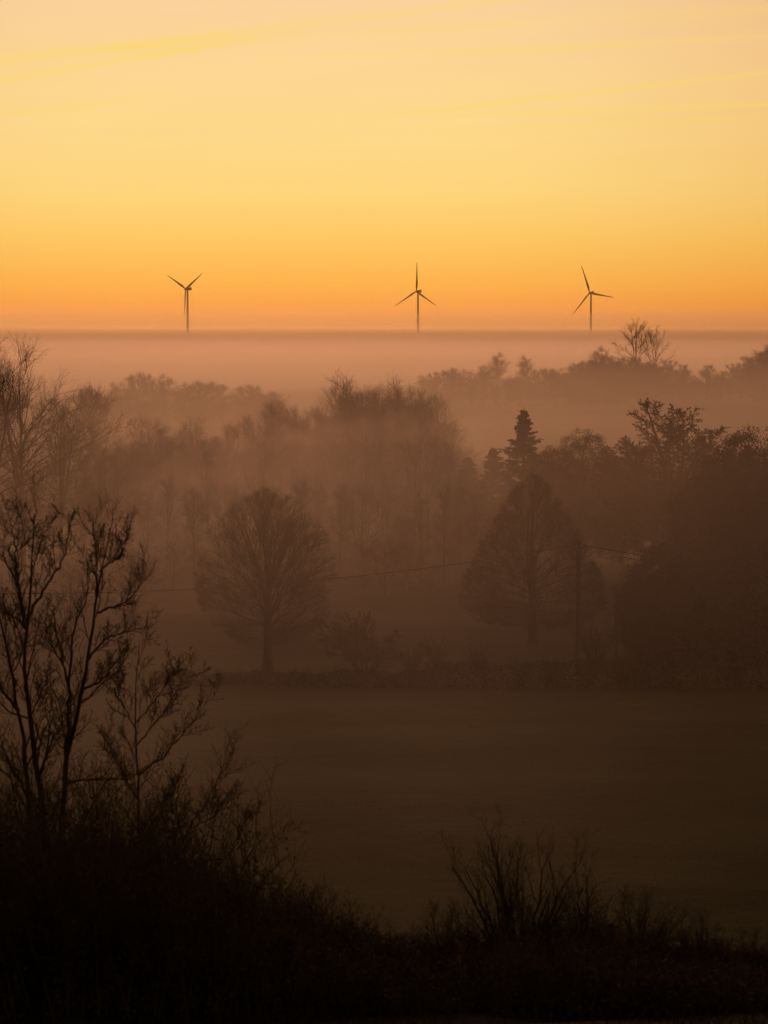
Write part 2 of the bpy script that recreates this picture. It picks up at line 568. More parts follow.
def make_cedar():
    rng = np.random.default_rng(21)
    Ht = 19
    stems = [poly([(0, 0, 0), (.1, 0, 6), (-.2, .2, 12), (-2.0, .3, 18.6)], .5, .05, 14, .04, rng),
             poly([(0, 0, 4), (1.0, .2, 9), (1.6, .4, 13), (1.5, 0, 17.6)], .3, .05, 14, .05, rng),
             poly([(0, 0, 4.5), (2.2, .3, 8), (3.6, .6, 12), (4.3, .4, 15.6)], .26, .05, 14, .05, rng),
             poly([(0, 0, 5), (-1.8, .4, 8.4), (-3.3, -.4, 11.4), (-4.0, 0, 14.2)], .24, .05, 14, .05, rng),
             poly([(0, 0, 4), (2.8, -.3, 7), (4.8, .2, 10.5), (6.6, .2, 15.0)], .22, .04, 14, .05, rng),
             poly([(0, 0, 4), (-2.3, -.6, 6.6), (-4.6, -.6, 9.6), (-6.1, -.2, 12.6)], .2, .04, 14, .05, rng),
             poly([(0, 0, 4), (.4, -1.0, 8), (.2, -1.6, 12), (-.3, -2, 16.4)], .2, .04, 14, .05, rng),
             poly([(0, 0, 4), (1.6, 1.0, 7), (2.8, 1.6, 11), (3.0, 2, 14.6)], .2, .04, 14, .05, rng),
             poly([(0, 0, 3), (-1.2, -1.0, 6), (-2.4, -1.6, 10), (-2.9, -2, 13.8)], .2, .04, 14, .05, rng),
             poly([(0, 0, 3), (3.2, 0, 5.5), (5.6, -.6, 8), (7.2, -.8, 11.0)], .18, .04, 14, .05, rng),
             poly([(0, 0, 3), (-3.0, .2, 5.2), (-5.4, .6, 7.2), (-6.8, .8, 9.8)], .18, .04, 14, .05, rng)]
    tt = cat(*stems)
    env = profile_env([1.5, 4, 9, 13, 16, 19.6], [4.5, 6.4, 7.0, 6.9, 5.4, 3.2], .2, 4)
    l1 = spawn(*tt, 46, rng, .2, 1, (84, 40), 12, .36, .62, .06, .10, 6, .08, .4, .018, env, lmin=.7)
    l2 = spawn(*l1, 10, rng, .2, 1, 42, 12, .5, .45, .0, .0, 4, .08, .5, .010, None, flatten=.4, lmin=.4)
    a, b = MB(), MB()
    a.tubes(*tt, 7)
    a.tubes(*l1, 4)
    b.tubes(*l2, 3)
    c, d = [], []
    for (P, R), m in ((l1, 34), (l2, 20)):
        f = rng.uniform(.2, 1, (len(P), m)) * (P.shape[1] - 1.001)
        i0 = f.astype(int)
        w = (f - i0)[..., None]
        ar = np.arange(len(P))[:, None]
        c.append((P[ar, i0] * (1 - w) + P[ar, i0 + 1] * w).reshape(-1, 3))
        T = (P[ar, i0 + 1] - P[ar, i0]).reshape(-1, 3)
        d.append(T / (np.linalg.norm(T, axis=1, keepdims=True) + 1e-9))
    c, d = np.concatenate(c), np.concatenate(d)
    b.leaves(c + rng.normal(size=c.shape) * .05, .085, rng, .4, d - .1 * UPV)
    proto('cedar', Ht, 'cedar_tree', 'conifer', [('trunk', a.mesh('trunk', M['bark'])), ('crown', b.mesh('crown', M['needle'], False))])


# --- evergreens with clumped foliage (pine with a bumpy dome, yew, holly)
def make_clumped(key, seed, Ht, hs, rs, mat, name, nclump, clump, per, leaf, jit=.15, trunk=.02, spiky=0.0):
    rng = np.random.default_rng(seed)
    env = profile_env(hs, rs, jit, seed)
    C = []
    rmax = max(rs)
    while len(C) < nclump:
        p = np.stack([rng.uniform(-rmax, rmax, 4000), rng.uniform(-rmax, rmax, 4000), rng.uniform(min(hs), max(hs), 4000)], 1)
        p = p[env(p)]
        q = p * np.array([1.22, 1.22, 1.0])     # keep mainly the outer shell
        sh = (~env(q)) | (rng.uniform(size=len(p)) < .25)
        C.extend(list(p[sh]))
    C = np.array(C[:nclump])
    tr = poly([(0, 0, 0), (.05, 0, Ht * .45), (0, 0, Ht * .9)], Ht * trunk, .04, 12)
    a, b = MB(), MB()
    a.tubes(*tr, 8)
    # limbs to the clumps
    idx = rng.choice(len(C), min(160, len(C)), replace=False)
    E = C[idx]
    S = np.stack([np.zeros(len(E)), np.zeros(len(E)), np.clip(E[:, 2] - .6 * np.hypot(E[:, 0], E[:, 1]), .3, Ht * .85)], 1)
    s = np.linspace(0, 1, 5)[None, :, None]
    P = S[:, None] * (1 - s) + E[:, None] * s
    a.tubes(P, np.repeat(np.linspace(.06, .012, 5)[None], len(E), 0), 4)
    L = (C[:, None, :] + rng.normal(size=(nclump, per, 3)) * clump * np.array([1, 1, .8])).reshape(-1, 3)
    out = C - np.array([0, 0, Ht * .3])
    out = out / np.linalg.norm(out, axis=1, keepdims=True)
    aim = np.repeat(out * .5 + UPV * spiky, per, 0)
    b.leaves(L, leaf, rng, 0, aim)
    proto(key, Ht, name, 'conifer' if name != 'evergreen_bush' else 'bush', [('trunk', a.mesh('trunk', M['bark'])), ('crown', b.mesh('crown', M[mat], False))])


# --- shrubs with many stems
def make_shrub(key, seed, Ht, spread, nst, mat, upr=.25, ang=35, tw=.006, n2=9, n3=7, n4=4, name='shrub'):
    rng = np.random.default_rng(seed)
    st = []
    for i in range(nst):
        a = rng.uniform(0, 6.28)
        r = spread * math.sqrt(rng.uniform(.02, 1))
        h = Ht * rng.uniform(.6, 1.0) * (1 - .35 * (r / spread) ** 2)
        st.append(poly([(.12 * r * math.cos(a), .12 * r * math.sin(a), -.1), (.5 * r * math.cos(a), .5 * r * math.sin(a), h * .5), (r * math.cos(a), r * math.sin(a), h)], Ht * .012 + .01, .006, 10, .03 * Ht / 4, rng))
    tt = cat(*st)
    l2 = spawn(*tt, n2, rng, .15, 1, ang, 12, .42, .5, upr, .06, 5, .09, .55, tw * 1.3)
    l3 = spawn(*l2, n3, rng, .15, 1, 40, 14, .5, .4, upr * .7, .03, 4, .1, .6, tw, lmin=.2)
    l4 = spawn(*l3, n4, rng, .2, 1, 42, 14, .5, .4, upr * .6, 0, 2, 0, .7, tw * .8, lmin=.12)
    a, b = MB(), MB()
    a.tubes(tt[0][:1], tt[1][:1], 5)
    b.tubes(tt[0][1:], tt[1][1:], 5)
    b.tubes(*l2, 4)
    b.tubes(*l3, 3)
    b.tubes(*l4, 3)
    proto(key, Ht, name, 'shrub', [('stem', a.mesh('stem', M[mat])), ('crown', b.mesh('crown', M[mat], False))])


make_round()
make_teardrop()
make_wood('wood_a', 31, 18, 3.2, 4.6, 34)
make_wood('wood_b', 32, 18, 4.5, 3.6, 28, 1.0, .26)
make_wood('wood_c', 33, 18, 2.6, 5.4, 40)
make_wood('wood_d', 37, 17, 4.5, 3.4, 26, 1.0, .28, round_=.2)
make_wood('open', 34, 20, 3.5, 7.5, 22, .62, .28, .020, .93, 2, .9)
make_wood('broad', 35, 14, 1.4, 6.4, 46, .95, .2, .0095, .94, 3, .8)
make_wood('tall', 36, 19, 3.0, 6.0, 60, .95, .14, .008, .95, 2, .7)
make_wood('far_a', 44, 14, 1.2, 6.2, 60, 1.0, .24, .020, .94, 2, .8)
make_wood('far_b', 45, 15, 1.6, 5.0, 46, 1.0, .28, .020, .94, 2, .5)
make_wood('far_c', 46, 16, 2.0, 4.0, 34, 1.0, .3, .018, .93, 2, .3)
make_wood('snag', 38, 19, 6, 2.0, 12, .75, .3, .012, .9, 1, .4)
make_wood('sapling', 39, 6, 1.2, 1.2, 12, .8, .2, .006)
make_fir('spire', 41, 19, 4.4, n=230, leaf=.12)
make_fir('young_fir', 42, 12, 3.6, 1.15, n=170, leaf=.12)
make_fir('dark_fir', 43, 18, 5.2, 1.25, n=230, leaf=.15)
make_cedar()
make_clumped('pine', 51, 16, [2, 5, 9, 12, 14.3, 15.4, 16.2], [3.2, 4.6, 4.9, 4.2, 2.9, 1.6, .3], 'needle', 'pine_tree', 820, .30, 130, .07, .30, spiky=1.0)
make_clumped('yew', 52, 8.5, [.2, 1.5, 3.5, 5.5, 7, 8, 8.6], [2.4, 3.1, 3.2, 2.7, 1.9, 1.0, .1], 'yew', 'evergreen_bush', 520, .30, 120, .075, .08, spiky=.5)
make_clumped('column', 53, 9, [.2, 1.5, 4, 6.5, 8, 8.8, 9.1], [1.9, 2.3, 2.3, 1.9, 1.4, .8, .1], 'yew', 'evergreen_bush', 420, .28, 90, .08, .06, spiky=.4)
make_shrub('hawthorn', 61, 4.2, 2.6, 9, 'twig', .12, 45, .020, 10, 8, 4)
make_shrub('scrub', 62, 3.4, 1.7, 12, 'twig', .3, 34, .007, 9, 7, 3)
make_shrub('near_upright', 63, 2.9, 1.45, 20, 'near_bark', .35, 28, .0032, 8, 6, 3)
make_shrub('near_bush', 64, 1.8, .9, 18, 'near_bark', .3, 36, .003, 9, 7, 4)
make_shrub('near_thin', 65, 2.6, .6, 7, 'near_bark', .35, 30, .0035, 9, 6, 3)

COUNT = {}


def place(key, u, v_top, Y, label, group=None, rz=None, wide=1.0, x=None, name=None):
    """stand a copy of a prototype on the ground at depth Y with its top at the given height in the view"""
    Ht, nm, category, parts = PROTO[key]
    p = at(u, v_top, Y)
    X = p[0] if x is None else x
    gz = float(ground(X, Y))
    sc = (p[2] - gz) / Ht
    if rz is None:
        rz = float(RNG.uniform(0, 2 * PI))
    root = thing(name or nm, label, category, (X, Y, gz - .05), rz, group, (sc * wide, sc * wide, sc))
    for pn, me in parts:
        obj(pn, me, root)
    COUNT[key] = COUNT.get(key, 0) + 1
    return root


# ------------------------------------------------------------------ ground
def build_ground():
    xs = np.concatenate([-np.geomspace(9000, 60, 26), np.linspace(-54, 54, 73), np.geomspace(60, 9000, 26)])
    ys = np.concatenate([np.linspace(-300, -10, 10), np.linspace(0, 130, 105), np.linspace(134, 300, 60), np.geomspace(310, 12500, 70)])
    X, Y = np.meshgrid(xs, ys)
    Z = ground(X, Y)
    Z = Z + np.where(Y < 128, RNG.normal(0, .06, Z.shape) * (np.abs(X) < 60), 0)
    V = np.stack([X, Y, Z], -1).reshape(-1, 3)
    i = np.arange(len(V)).reshape(X.shape)
    q = np.stack([i[:-1, :-1], i[:-1, 1:], i[1:, 1:], i[1:, :-1]], -1).reshape(-1, 4)
    mb = MB()
    mb.add(V, quads=q)
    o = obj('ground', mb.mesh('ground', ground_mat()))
    tag(o, kind='structure')


build_ground()


def blades(n, xr, yr, h, w, mat, name, label, lean=.5, seed=7):
    rng = np.random.default_rng(seed)
    x = rng.uniform(*xr, n)
    y = rng.uniform(*yr, n)
    # tussocky: keep more where a slow pattern is high
    k = np.sin(x * .35 + 2 * np.sin(y * .21)) * np.sin(y * .55 + 1.5 * np.sin(x * .17))
    keep = rng.uniform(size=n) < .55 + .45 * k
    x, y = x[keep], y[keep]
    n = len(x)
    z = ground(x, y)
    hh = h * rng.uniform(.5, 1.5, n)
    a = rng.uniform(0, 2 * PI, n)
    d = np.stack([np.cos(a), np.sin(a), np.zeros(n)], 1) * (w / 2)
    b = np.stack([x, y, z - .02], 1)
    tip = b + np.stack([rng.normal(0, lean, n) * hh, rng.normal(0, lean, n) * hh, hh + .02], 1)
    V = np.stack([b - d, b + d, tip], 1)
    mb = MB()
    mb.add(V, tris=np.arange(n * 3).reshape(n, 3))
    o = obj(name, mb.mesh(name, mat, False))
    tag(o, label, 'grass', kind='stuff')


blades(120000, (-48, 48), (122, 214), .07, .032, M['grass'], 'grass', 'short rough pasture grass across the open field', .6)
blades(30000, (-12, 10), (30, 50), .16, .03, M['dry_grass'], 'grass', 'dry grass on the bank at the very bottom of the view', .5, 8)

# ------------------------------------------------------------------ wind turbines
def build_turbines():
    Hh, Lb = 84.0, 45.0
    # tower
    mb = MB()
    zs = np.array([-2, 0, 25, 50, 70, Hh - 2.0])
    P = np.stack([np.zeros(6), np.zeros(6), zs], 1)[None]
    mb.tubes(P, np.array([[2.3, 2.2, 1.95, 1.7, 1.5, 1.35]]), 24)
    tower = mb.mesh('tower', M['paint'])
    # nacelle: rounded housing along +Y (behind the rotor), local axis: rotor faces -Y
    mb = MB()
    ys = np.array([-2.6, -2.2, 0, 4, 7.2, 8.0])
    ks = np.array([.75, 1.0, 1.1, 1.1, .95, .7])
    ph = np.arange(16) * 2 * PI / 16
    sq = np.stack([np.sign(np.cos(ph)) * np.abs(np.cos(ph)) ** .45 * 1.9, np.zeros(16), np.sign(np.sin(ph)) * np.abs(np.sin(ph)) ** .45 * 2.0], 1)
    V = np.concatenate([sq * k + np.array([0, y, 0]) for y, k in zip(ys, ks)])
    idx = np.arange(96).reshape(6, 16)
    q = np.stack([idx[:-1], np.roll(idx[:-1], -1, 1), np.roll(idx[1:], -1, 1), idx[1:]], -1).reshape(-1, 4)
    cap = [[idx[e, 0], idx[e, k], idx[e, k + 1]] for e in (0, 5) for k in range(1, 15)]
    mb.add(V, quads=q, tris=cap)
    mb.box((0, 6.2, 2.7), (1.6, 1.6, 1.2))
    nac = mb.mesh('nacelle', M['paint'])
    # hub spinner
    mb = MB()
    P = np.array([[[0, -2.5, 0], [0, -3.4, 0], [0, -4.6, 0], [0, -5.5, 0], [0, -5.9, 0]]], float)
    mb.tubes(P, np.array([[1.7, 1.9, 1.75, 1.1, .25]]), 20)
    hub = mb.mesh('hub', M['paint'])
    # blade along +Z from the hub centre, chord in X, thickness in Y
    mb = MB()
    st = np.array([0, .03, .08, .16, .24, .4, .6, .8, .93, .985, 1.0])
    ch = np.array([1.9, 1.9, 2.3, 3.5, 3.7, 2.9, 2.1, 1.45, 1.0, .6, .1]) * .95
    th = np.array([1.9, 1.9, 1.6, 1.1, .85, .6, .42, .28, .18, .1, .03]) * 1.1
    tw = np.radians([20, 20, 18, 14, 11, 7, 4, 1, 0, -1, -1])
    ph = np.arange(14) * 2 * PI / 14
    rings = []
    for s_, c_, t_, w_ in zip(st, ch, th, tw):
        x = np.cos(ph) * c_ / 2 + (c_ - 1.9) * .18
        y = np.sin(ph) * t_ / 2
        rings.append(np.stack([x * math.cos(w_) - y * math.sin(w_), x * math.sin(w_) + y * math.cos(w_) - 4.3 - 1.8 * s_ ** 2, np.full(14, 1.0 + s_ * (Lb - 1))], 1))
    V = np.concatenate(rings)
    n = len(st)
    idx = np.arange(n * 14).reshape(n, 14)
    q = np.stack([idx[:-1], np.roll(idx[:-1], -1, 1), np.roll(idx[1:], -1, 1), idx[1:]], -1).reshape(-1, 4)
    cap = [[idx[e, 0], idx[e, k], idx[e, k + 1]] for e in (0, n - 1) for k in range(1, 13)]
    mb.add(V, quads=q, tris=cap)
    blade = mb.mesh('blade', M['paint'])
    D = 4500
    for u, v, yaw, roll, label in (
            (187.5, 289, -42, 58, 'left-hand wind turbine with one blade hanging straight down along its tower'),
            (418, 291.5, -36, 0, 'middle wind turbine with one blade pointing straight up'),
            (591, 293, -34, -20, 'right-hand wind turbine with one blade level, behind the tall open tree')):
        p = at(u, v, D)
        root = thing('wind_turbine', label, 'wind turbine', (p[0], D, p[2] - Hh), 0, 'wind turbines standing out of the fog')
        obj('tower', tower, root)
        nc = obj('nacelle', nac, root, (0, 0, Hh))
        nc.rotation_euler = (0, 0, math.radians(yaw))
        h = obj('hub', hub, root, (0, 0, Hh))
        h.rotation_euler = (0, 0, math.radians(yaw))
        for k in range(3):
            b = obj('blade', blade, root, (0, 0, Hh))
            b.rotation_mode = 'YXZ'
            from mathutils import Matrix
            R = Matrix.Rotation(math.radians(yaw), 4, 'Z') @ Matrix.Rotation(math.radians(-4), 4, 'X') @ Matrix.Rotation(math.radians(roll + 120 * k), 4, 'Y')
            b.rotation_mode = 'XYZ'
            b.rotation_euler = R.to_euler('XYZ')


build_turbines()

# ------------------------------------------------------------------ parkland trees
place('round', 267, 487, 230, 'round-crowned bare tree standing alone left of centre at the field edge', rz=.6, wide=1.07)
place('teardrop', 533, 470, 247, 'teardrop-shaped bare tree beside the wooden utility pole', rz=2.1, wide=1.12)
place('hawthorn', 366, 602, 227, 'low wide scraggly bare tree between the round and the teardrop-shaped trees', wide=1.15, rz=1.0, name='bare_tree')
place('column', 403, 514, 330, 'faint rounded evergreen in the mist above the low scraggly tree', rz=.3)
place('yew', 662, 541, 240, 'dark pointed evergreen bush right of the utility pole', rz=1.2)
place('sapling', 617, 582, 236, 'thin bare sapling between the utility pole and the dark evergreen bush', rz=.4)
G = 'conifers standing in front of the far misty wood'
place('spire', 524, 406, 335, 'spire-shaped dark fir tree rising behind the teardrop-shaped tree', G, wide=1.55)
place('pine', 583, 431, 330, 'broad dome-topped pine tree between the spire-shaped fir and the cedar', G, wide=1.12)
place('cedar', 668, 405, 318, 'ragged multi-topped cedar tree with spiky upswept limbs on the right', G, rz=0, wide=1.15)
place('young_fir', 493, 446, 350, 'small fir tree just left of the spire-shaped fir', G, wide=1.5)
place('young_fir', 468, 455, 356, 'low fir tree second to the left of the spire-shaped fir', G, wide=1.6)
place('pine', 552, 447, 345, 'short pine tree filling the gap right of the spire-shaped fir', G)
place('pine', 622, 462, 330, 'low pine tree at the left foot of the cedar', G)
place('pine', 706, 474, 318, 'low pine tree at the right foot of the cedar', G)
G = 'dark evergreens at the right edge of the view'
place('pine', 764, 428, 266, 'tall dark pine tree cut off by the right edge of the view', G, wide=1.35)
place('pine', 733, 452, 274, 'dark pine tree just left of the tall one at the right edge', G, wide=1.2)
place('dark_fir', 748, 440, 278, 'dark fir tree between the two pines near the right edge', G, wide=1.1)
G = 'dark bare trees at the right side of the field'
for u, v, Y, k, l in ((712, 478, 252, 'broad', 'wide dark bare tree in front of the firs on the right, above the evergreen bush'),
                      (748, 490, 246, 'broad', 'wide dark bare tree reaching the right edge of the view'),
                      (690, 500, 262, 'wood_a', 'dark bare tree behind the evergreen bush on its right side'),
                      (775, 470, 256, 'wood_c', 'dark bare tree half outside the right edge of the view')):
    place(k, u, v, Y, l, G)
place('yew', 722, 556, 238, 'broad dark evergreen bush right of the pointed one', wide=1.4)
place('yew', 764, 540, 242, 'tall dark evergreen bush at the right edge of the view', wide=1.3)
G = 'misty bare trees between the parkland and the conifers'
for u, v, Y, k in ((470, 520, 380, 'wood_a'), (500, 500, 372, 'wood_b'), (560, 500, 350, 'wood_c'), (600, 510, 345, 'wood_a'), (635, 505, 330, 'wood_d'), (665, 500, 335, 'wood_c'), (640, 560, 280, 'broad'), (590, 560, 290, 'broad'), (612, 525, 330, 'broad'), (655, 515, 322, 'broad'), (690, 512, 318, 'broad'), (570, 528, 320, 'broad')):
    place(k, u, v, Y, 'misty bare tree among others below the cedar and pines', G)

# left side
place('tall', 22, 362, 318, 'tall fan-shaped bare tree at the left edge, its fine top against the mist', wide=.95)
place('tall', -16, 350, 312, 'tall bare tree half outside the left edge of the view')
place('wood_c', 60, 405, 322, 'bare tree right of the tall fan-shaped one at the left edge')
place('far_a', 91, 389, 500, 'dark round-headed tree in the mist, right of the tall tree at the left edge', wide=.95)
KINDS = ['wood_a', 'wood_b', 'wood_c', 'wood_d']


def row(us, vs, u0, u1, step, Y, dv, kinds, label, group, seed, wide=1.0, jy=12, rag=7):
    rng = np.random.default_rng(seed)
    u = u0
    while u <= u1:
        v = float(np.interp(u, us, vs)) + dv + rng.normal(0, rag) + rag * .5
        lab, gr = label(u) if callable(label) else (label, group)
        place(kinds[int(rng.integers(len(kinds)))], u, v, Y + rng.uniform(-jy, jy), lab, gr, rz=float(rng.uniform(0, 6.28)), wide=wide * rng.uniform(.85, 1.15))
        u += step * rng.uniform(.7, 1.3)


LU = [90, 112, 140, 190, 240, 258, 272, 290, 305, 325, 345, 360, 380, 395, 412, 430, 445, 460, 480]
LV = [446, 440, 428, 424, 426, 418, 402, 396, 402, 394, 386, 394, 384, 390, 386, 396, 408, 432, 450]


def left_label(u):
    if u < 262:
        return 'bare tree in the low part of the left wood, left of the round-crowned tree', 'bare trees of the low part of the left wood'
    return 'slender bare tree in the tall part of the left wood behind the round-crowned tree', 'bare trees of the tall part of the left wood'


row(LU, LV, 98, 476, 18, 440, 0, KINDS, left_label, '', 201, .95, rag=8)
row(LU, LV, 104, 470, 23, 475, 6, KINDS, left_label, '', 202)
row(LU, LV, 100, 478, 19, 405, 18, KINDS, left_label, '', 203)
row([118, 135, 160, 180, 207, 236, 264, 285], [392, 384, 381, 389, 380, 391, 390, 396], 116, 285, 12, 800, -5, ['far_a', 'far_b', 'far_c'],
    'faint bare tree beyond the left wood, below the left wind turbine', 'faint bare trees beyond the left wood', 210, 1.15, 25, 5)
row([118, 285], [398, 402], 112, 285, 17, 770, 0, ['far_a'],
    'faint bare tree beyond the left wood, below the left wind turbine', 'faint bare trees beyond the left wood', 211, 1.4, 15, 4)
place('snag', 342, 370, 448, 'thin bare tree sticking up with a forked top above the wood')
place('snag', 399, 374, 450, 'thin bare tree top above the wood, left of the middle wind turbine')
BASE = 'faint bare tree in the dim mist below the tops of the left wood'
row([60, 100, 250, 280, 440, 480], [450, 452, 448, 432, 436, 462], 85, 478, 17, 365, 0, KINDS, BASE, 'faint bare trees in the mist below the left wood', 204, jy=18)
row([60, 480], [478, 486], 85, 480, 21, 318, 0, KINDS + ['broad'], BASE, 'faint bare trees in the mist below the left wood', 205, jy=16)
row([60, 480], [556, 560], 150, 490, 30, 292, 0, ['broad'], 'low faint bare tree in the mist, seen between the parkland trees', 'low faint trees between the parkland trees', 209, 1.5, 14, 9)
place('broad', 130, 548, 262, 'faint rounded bare tree behind the dark foreground branches on the left', wide=1.1)
place('broad', 70, 560, 268, 'faint bare tree behind the two dark foreground trees on the left', wide=1.1)

# far wood on the right
G = 'bare trees of the far misty wood'
FU = [415, 430, 455, 490, 520, 549, 575, 590, 605, 622, 645, 668, 684, 700, 715, 730, 745, 768, 800]
FV = [392, 384, 379, 376, 386, 378, 368, 362, 350, 356, 366, 372, 382, 377, 372, 377, 367, 360, 352]


def far_label(u):
    if u < 642:
        return 'bare tree in the far misty wood, left of its tallest open-branched tree', G + ' left of the tall open tree'
    return 'bare tree in the far misty wood, right of its tallest open-branched tree', G + ' right of the tall open tree'


FK = ['far_a', 'far_b', 'far_c', 'far_a', 'far_b']
row(FU, FV, 416, 790, 11, 915, -6, FK, far_label, '', 206, 1.2, 25)
row(FU, FV, 420, 790, 12, 880, 1, FK, far_label, '', 207, 1.2, 15)
row(FU, FV, 424, 790, 17, 850, 24, ['far_a'], far_label, '', 208, 1.4, 12)
place('snag', 471, 368, 930, 'thin bare tree sticking up from the far wood right of the middle wind turbine', wide=1.5)
place('far_c', 527, 358, 905, 'upright bare tree standing out of the far wood above the spire-shaped fir', wide=1.1)
place('open', 636, 321, 900, 'tallest open-branched bare tree on the far skyline, right of the right wind turbine', rz=.8, wide=.95)
place('open', 656, 328, 905, 'open-branched bare tree leaning beside the tallest tree on the far skyline', rz=2.6, wide=.75)

# ------------------------------------------------------------------ hedge, pole, wires, posts
def build_hedge(name, label, u0, u1, Y0, Y1, hfun, seed, th=1.3):
    rng = np.random.default_rng(seed)
    x0, x1 = at(u0, 690, Y0)[0], at(u1, 690, Y1)[0]
    n = int((x1 - x0) * 1.6)
    root = thing(name, label, 'hedge', (x0, Y0, float(ground(x0, Y0))))
    o = np.array(root.location)
    st = []
    for i in range(n):
        f = rng.uniform(0, 1)
        x = x0 + (x1 - x0) * f
        y = Y0 + (Y1 - Y0) * f + rng.normal(0, th / 3)
        h = hfun(f) * rng.uniform(.85, 1.05)
        z = float(ground(x, y)) - .1
        st.append(poly(np.array([(x, y, z), (x + rng.normal(0, .15), y + rng.normal(0, .15), z + h * .5), (x + rng.normal(0, .35), y + rng.normal(0, .3), z + h)]) - o, .035, .01, 8, .03, rng))
    tt = cat(*st)
    l2 = spawn(*tt, 14, rng, .05, 1, 55, 15, .5, .4, .1, .05, 4, .1, .6, .011)
    l3 = spawn(*l2, 7, rng, .1, 1, 45, 15, .6, .4, .1, .0, 3, .1, .6, .008, lmin=.25)
    b = MB()
    b.tubes(*tt, 5)
    b.tubes(*l2, 3)
    b.tubes(*l3, 3)
    nl = int((x1 - x0) * 1100)
    f = rng.uniform(0, 1, nl)
    x = x0 + (x1 - x0) * f
    y = Y0 + (Y1 - Y0) * f + rng.normal(0, th / 2.4, nl)
    hh = np.array([hfun(k) for k in np.linspace(0, 1, 200)])
    z = ground(x, y) + np.interp(f, np.linspace(0, 1, 200), hh) * (1 - .25 * ((y - Y0 - (Y1 - Y0) * f) / th) ** 2) * rng.uniform(0, .98, nl)
    c = MB()
    c.leaves(np.stack([x, y, z], 1) - o, .06, rng)
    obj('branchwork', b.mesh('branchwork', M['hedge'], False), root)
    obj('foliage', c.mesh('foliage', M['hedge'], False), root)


wob = lambda f: .12 * math.sin(f * 19) + .08 * math.sin(f * 47 + 1) + .05 * math.sin(f * 131 + 2)
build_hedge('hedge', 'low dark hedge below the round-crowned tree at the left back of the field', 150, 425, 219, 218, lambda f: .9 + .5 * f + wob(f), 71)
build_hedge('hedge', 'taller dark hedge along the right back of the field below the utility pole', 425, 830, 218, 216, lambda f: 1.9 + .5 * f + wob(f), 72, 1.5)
for u, v, Y, l in ((412, 640, 228, 'small scrubby bare shrub by the hedge right of the low scraggly tree'),
                   (436, 632, 232, 'scrubby bare shrub left of the teardrop-shaped tree'),
                   (480, 636, 228, 'small bare shrub under the left side of the teardrop-shaped tree'),
                   (594, 612, 232, 'bare shrub just right of the utility pole'),
                   (637, 610, 236, 'bare shrub at the left foot of the pointed evergreen bush'),
                   (330, 640, 238, 'small bare shrub right of the round-crowned tree')):
    place('scrub', u, v, Y, l)


def build_pole():
    X, Y = at(578, 655, 224)[:2]
    gz = float(ground(X, Y))
    top = at(578, 541, 224)[2]
    h = top - gz
    span = 84.0
    p = thing('utility_pole', 'dark wooden utility pole at the back of the field beside the teardrop-shaped tree', 'utility pole', (X, Y, gz))
    mb = MB()
    P, R = poly([(0, 0, -.4), (.02, 0, h * .5), (0, 0, h)], .21, .17, 8)
    mb.tubes(P, R, 12)
    obj('shaft', mb.mesh('shaft', M['pole']), p)
    for z in (h - .35, h - .75):
        mb = MB()
        mb.tubes(np.array([[[0, -.3, z], [0, .3, z]]]), np.array([[.03, .03]]), 8)
        obj('bracket', mb.mesh('bracket', M['steel']), p)
    for z in (h - .35,):
        for s in (-1, 1):
            mb = MB()
            mb.tubes(np.array([[[s * .20, -.24, z - .07], [s * .20, -.24, z - .03], [s * .20, -.24, z + .03], [s * .20, -.24, z + .08]]]), np.array([[.035, .055, .055, .03]]), 10)
            obj('insulator', mb.mesh('insulator', M['ceramic']), p)
    for s, drop, label in ((-1, 1.75, 'thin overhead wire sagging left from the utility pole past the round-crowned tree'),
                           (1, 1.75, 'thin overhead wire running right from the utility pole behind the dark evergreen bush')):
        t = np.linspace(0, 1, 60)
        sag = -4 * 3.75 * t * (1 - t)
        pts = np.stack([s * (.2 + span * t), -.24 + 0 * t, h - .3 + sag], 1)
        mb = MB()
        mb.tubes(pts[None], np.full((1, 60), .034), 6)
        w = obj('power_line', mb.mesh('power_line', M['wire']), None, (X, Y, gz))
        tag(w, label, 'wire', 'overhead wires on the utility pole')


build_pole()


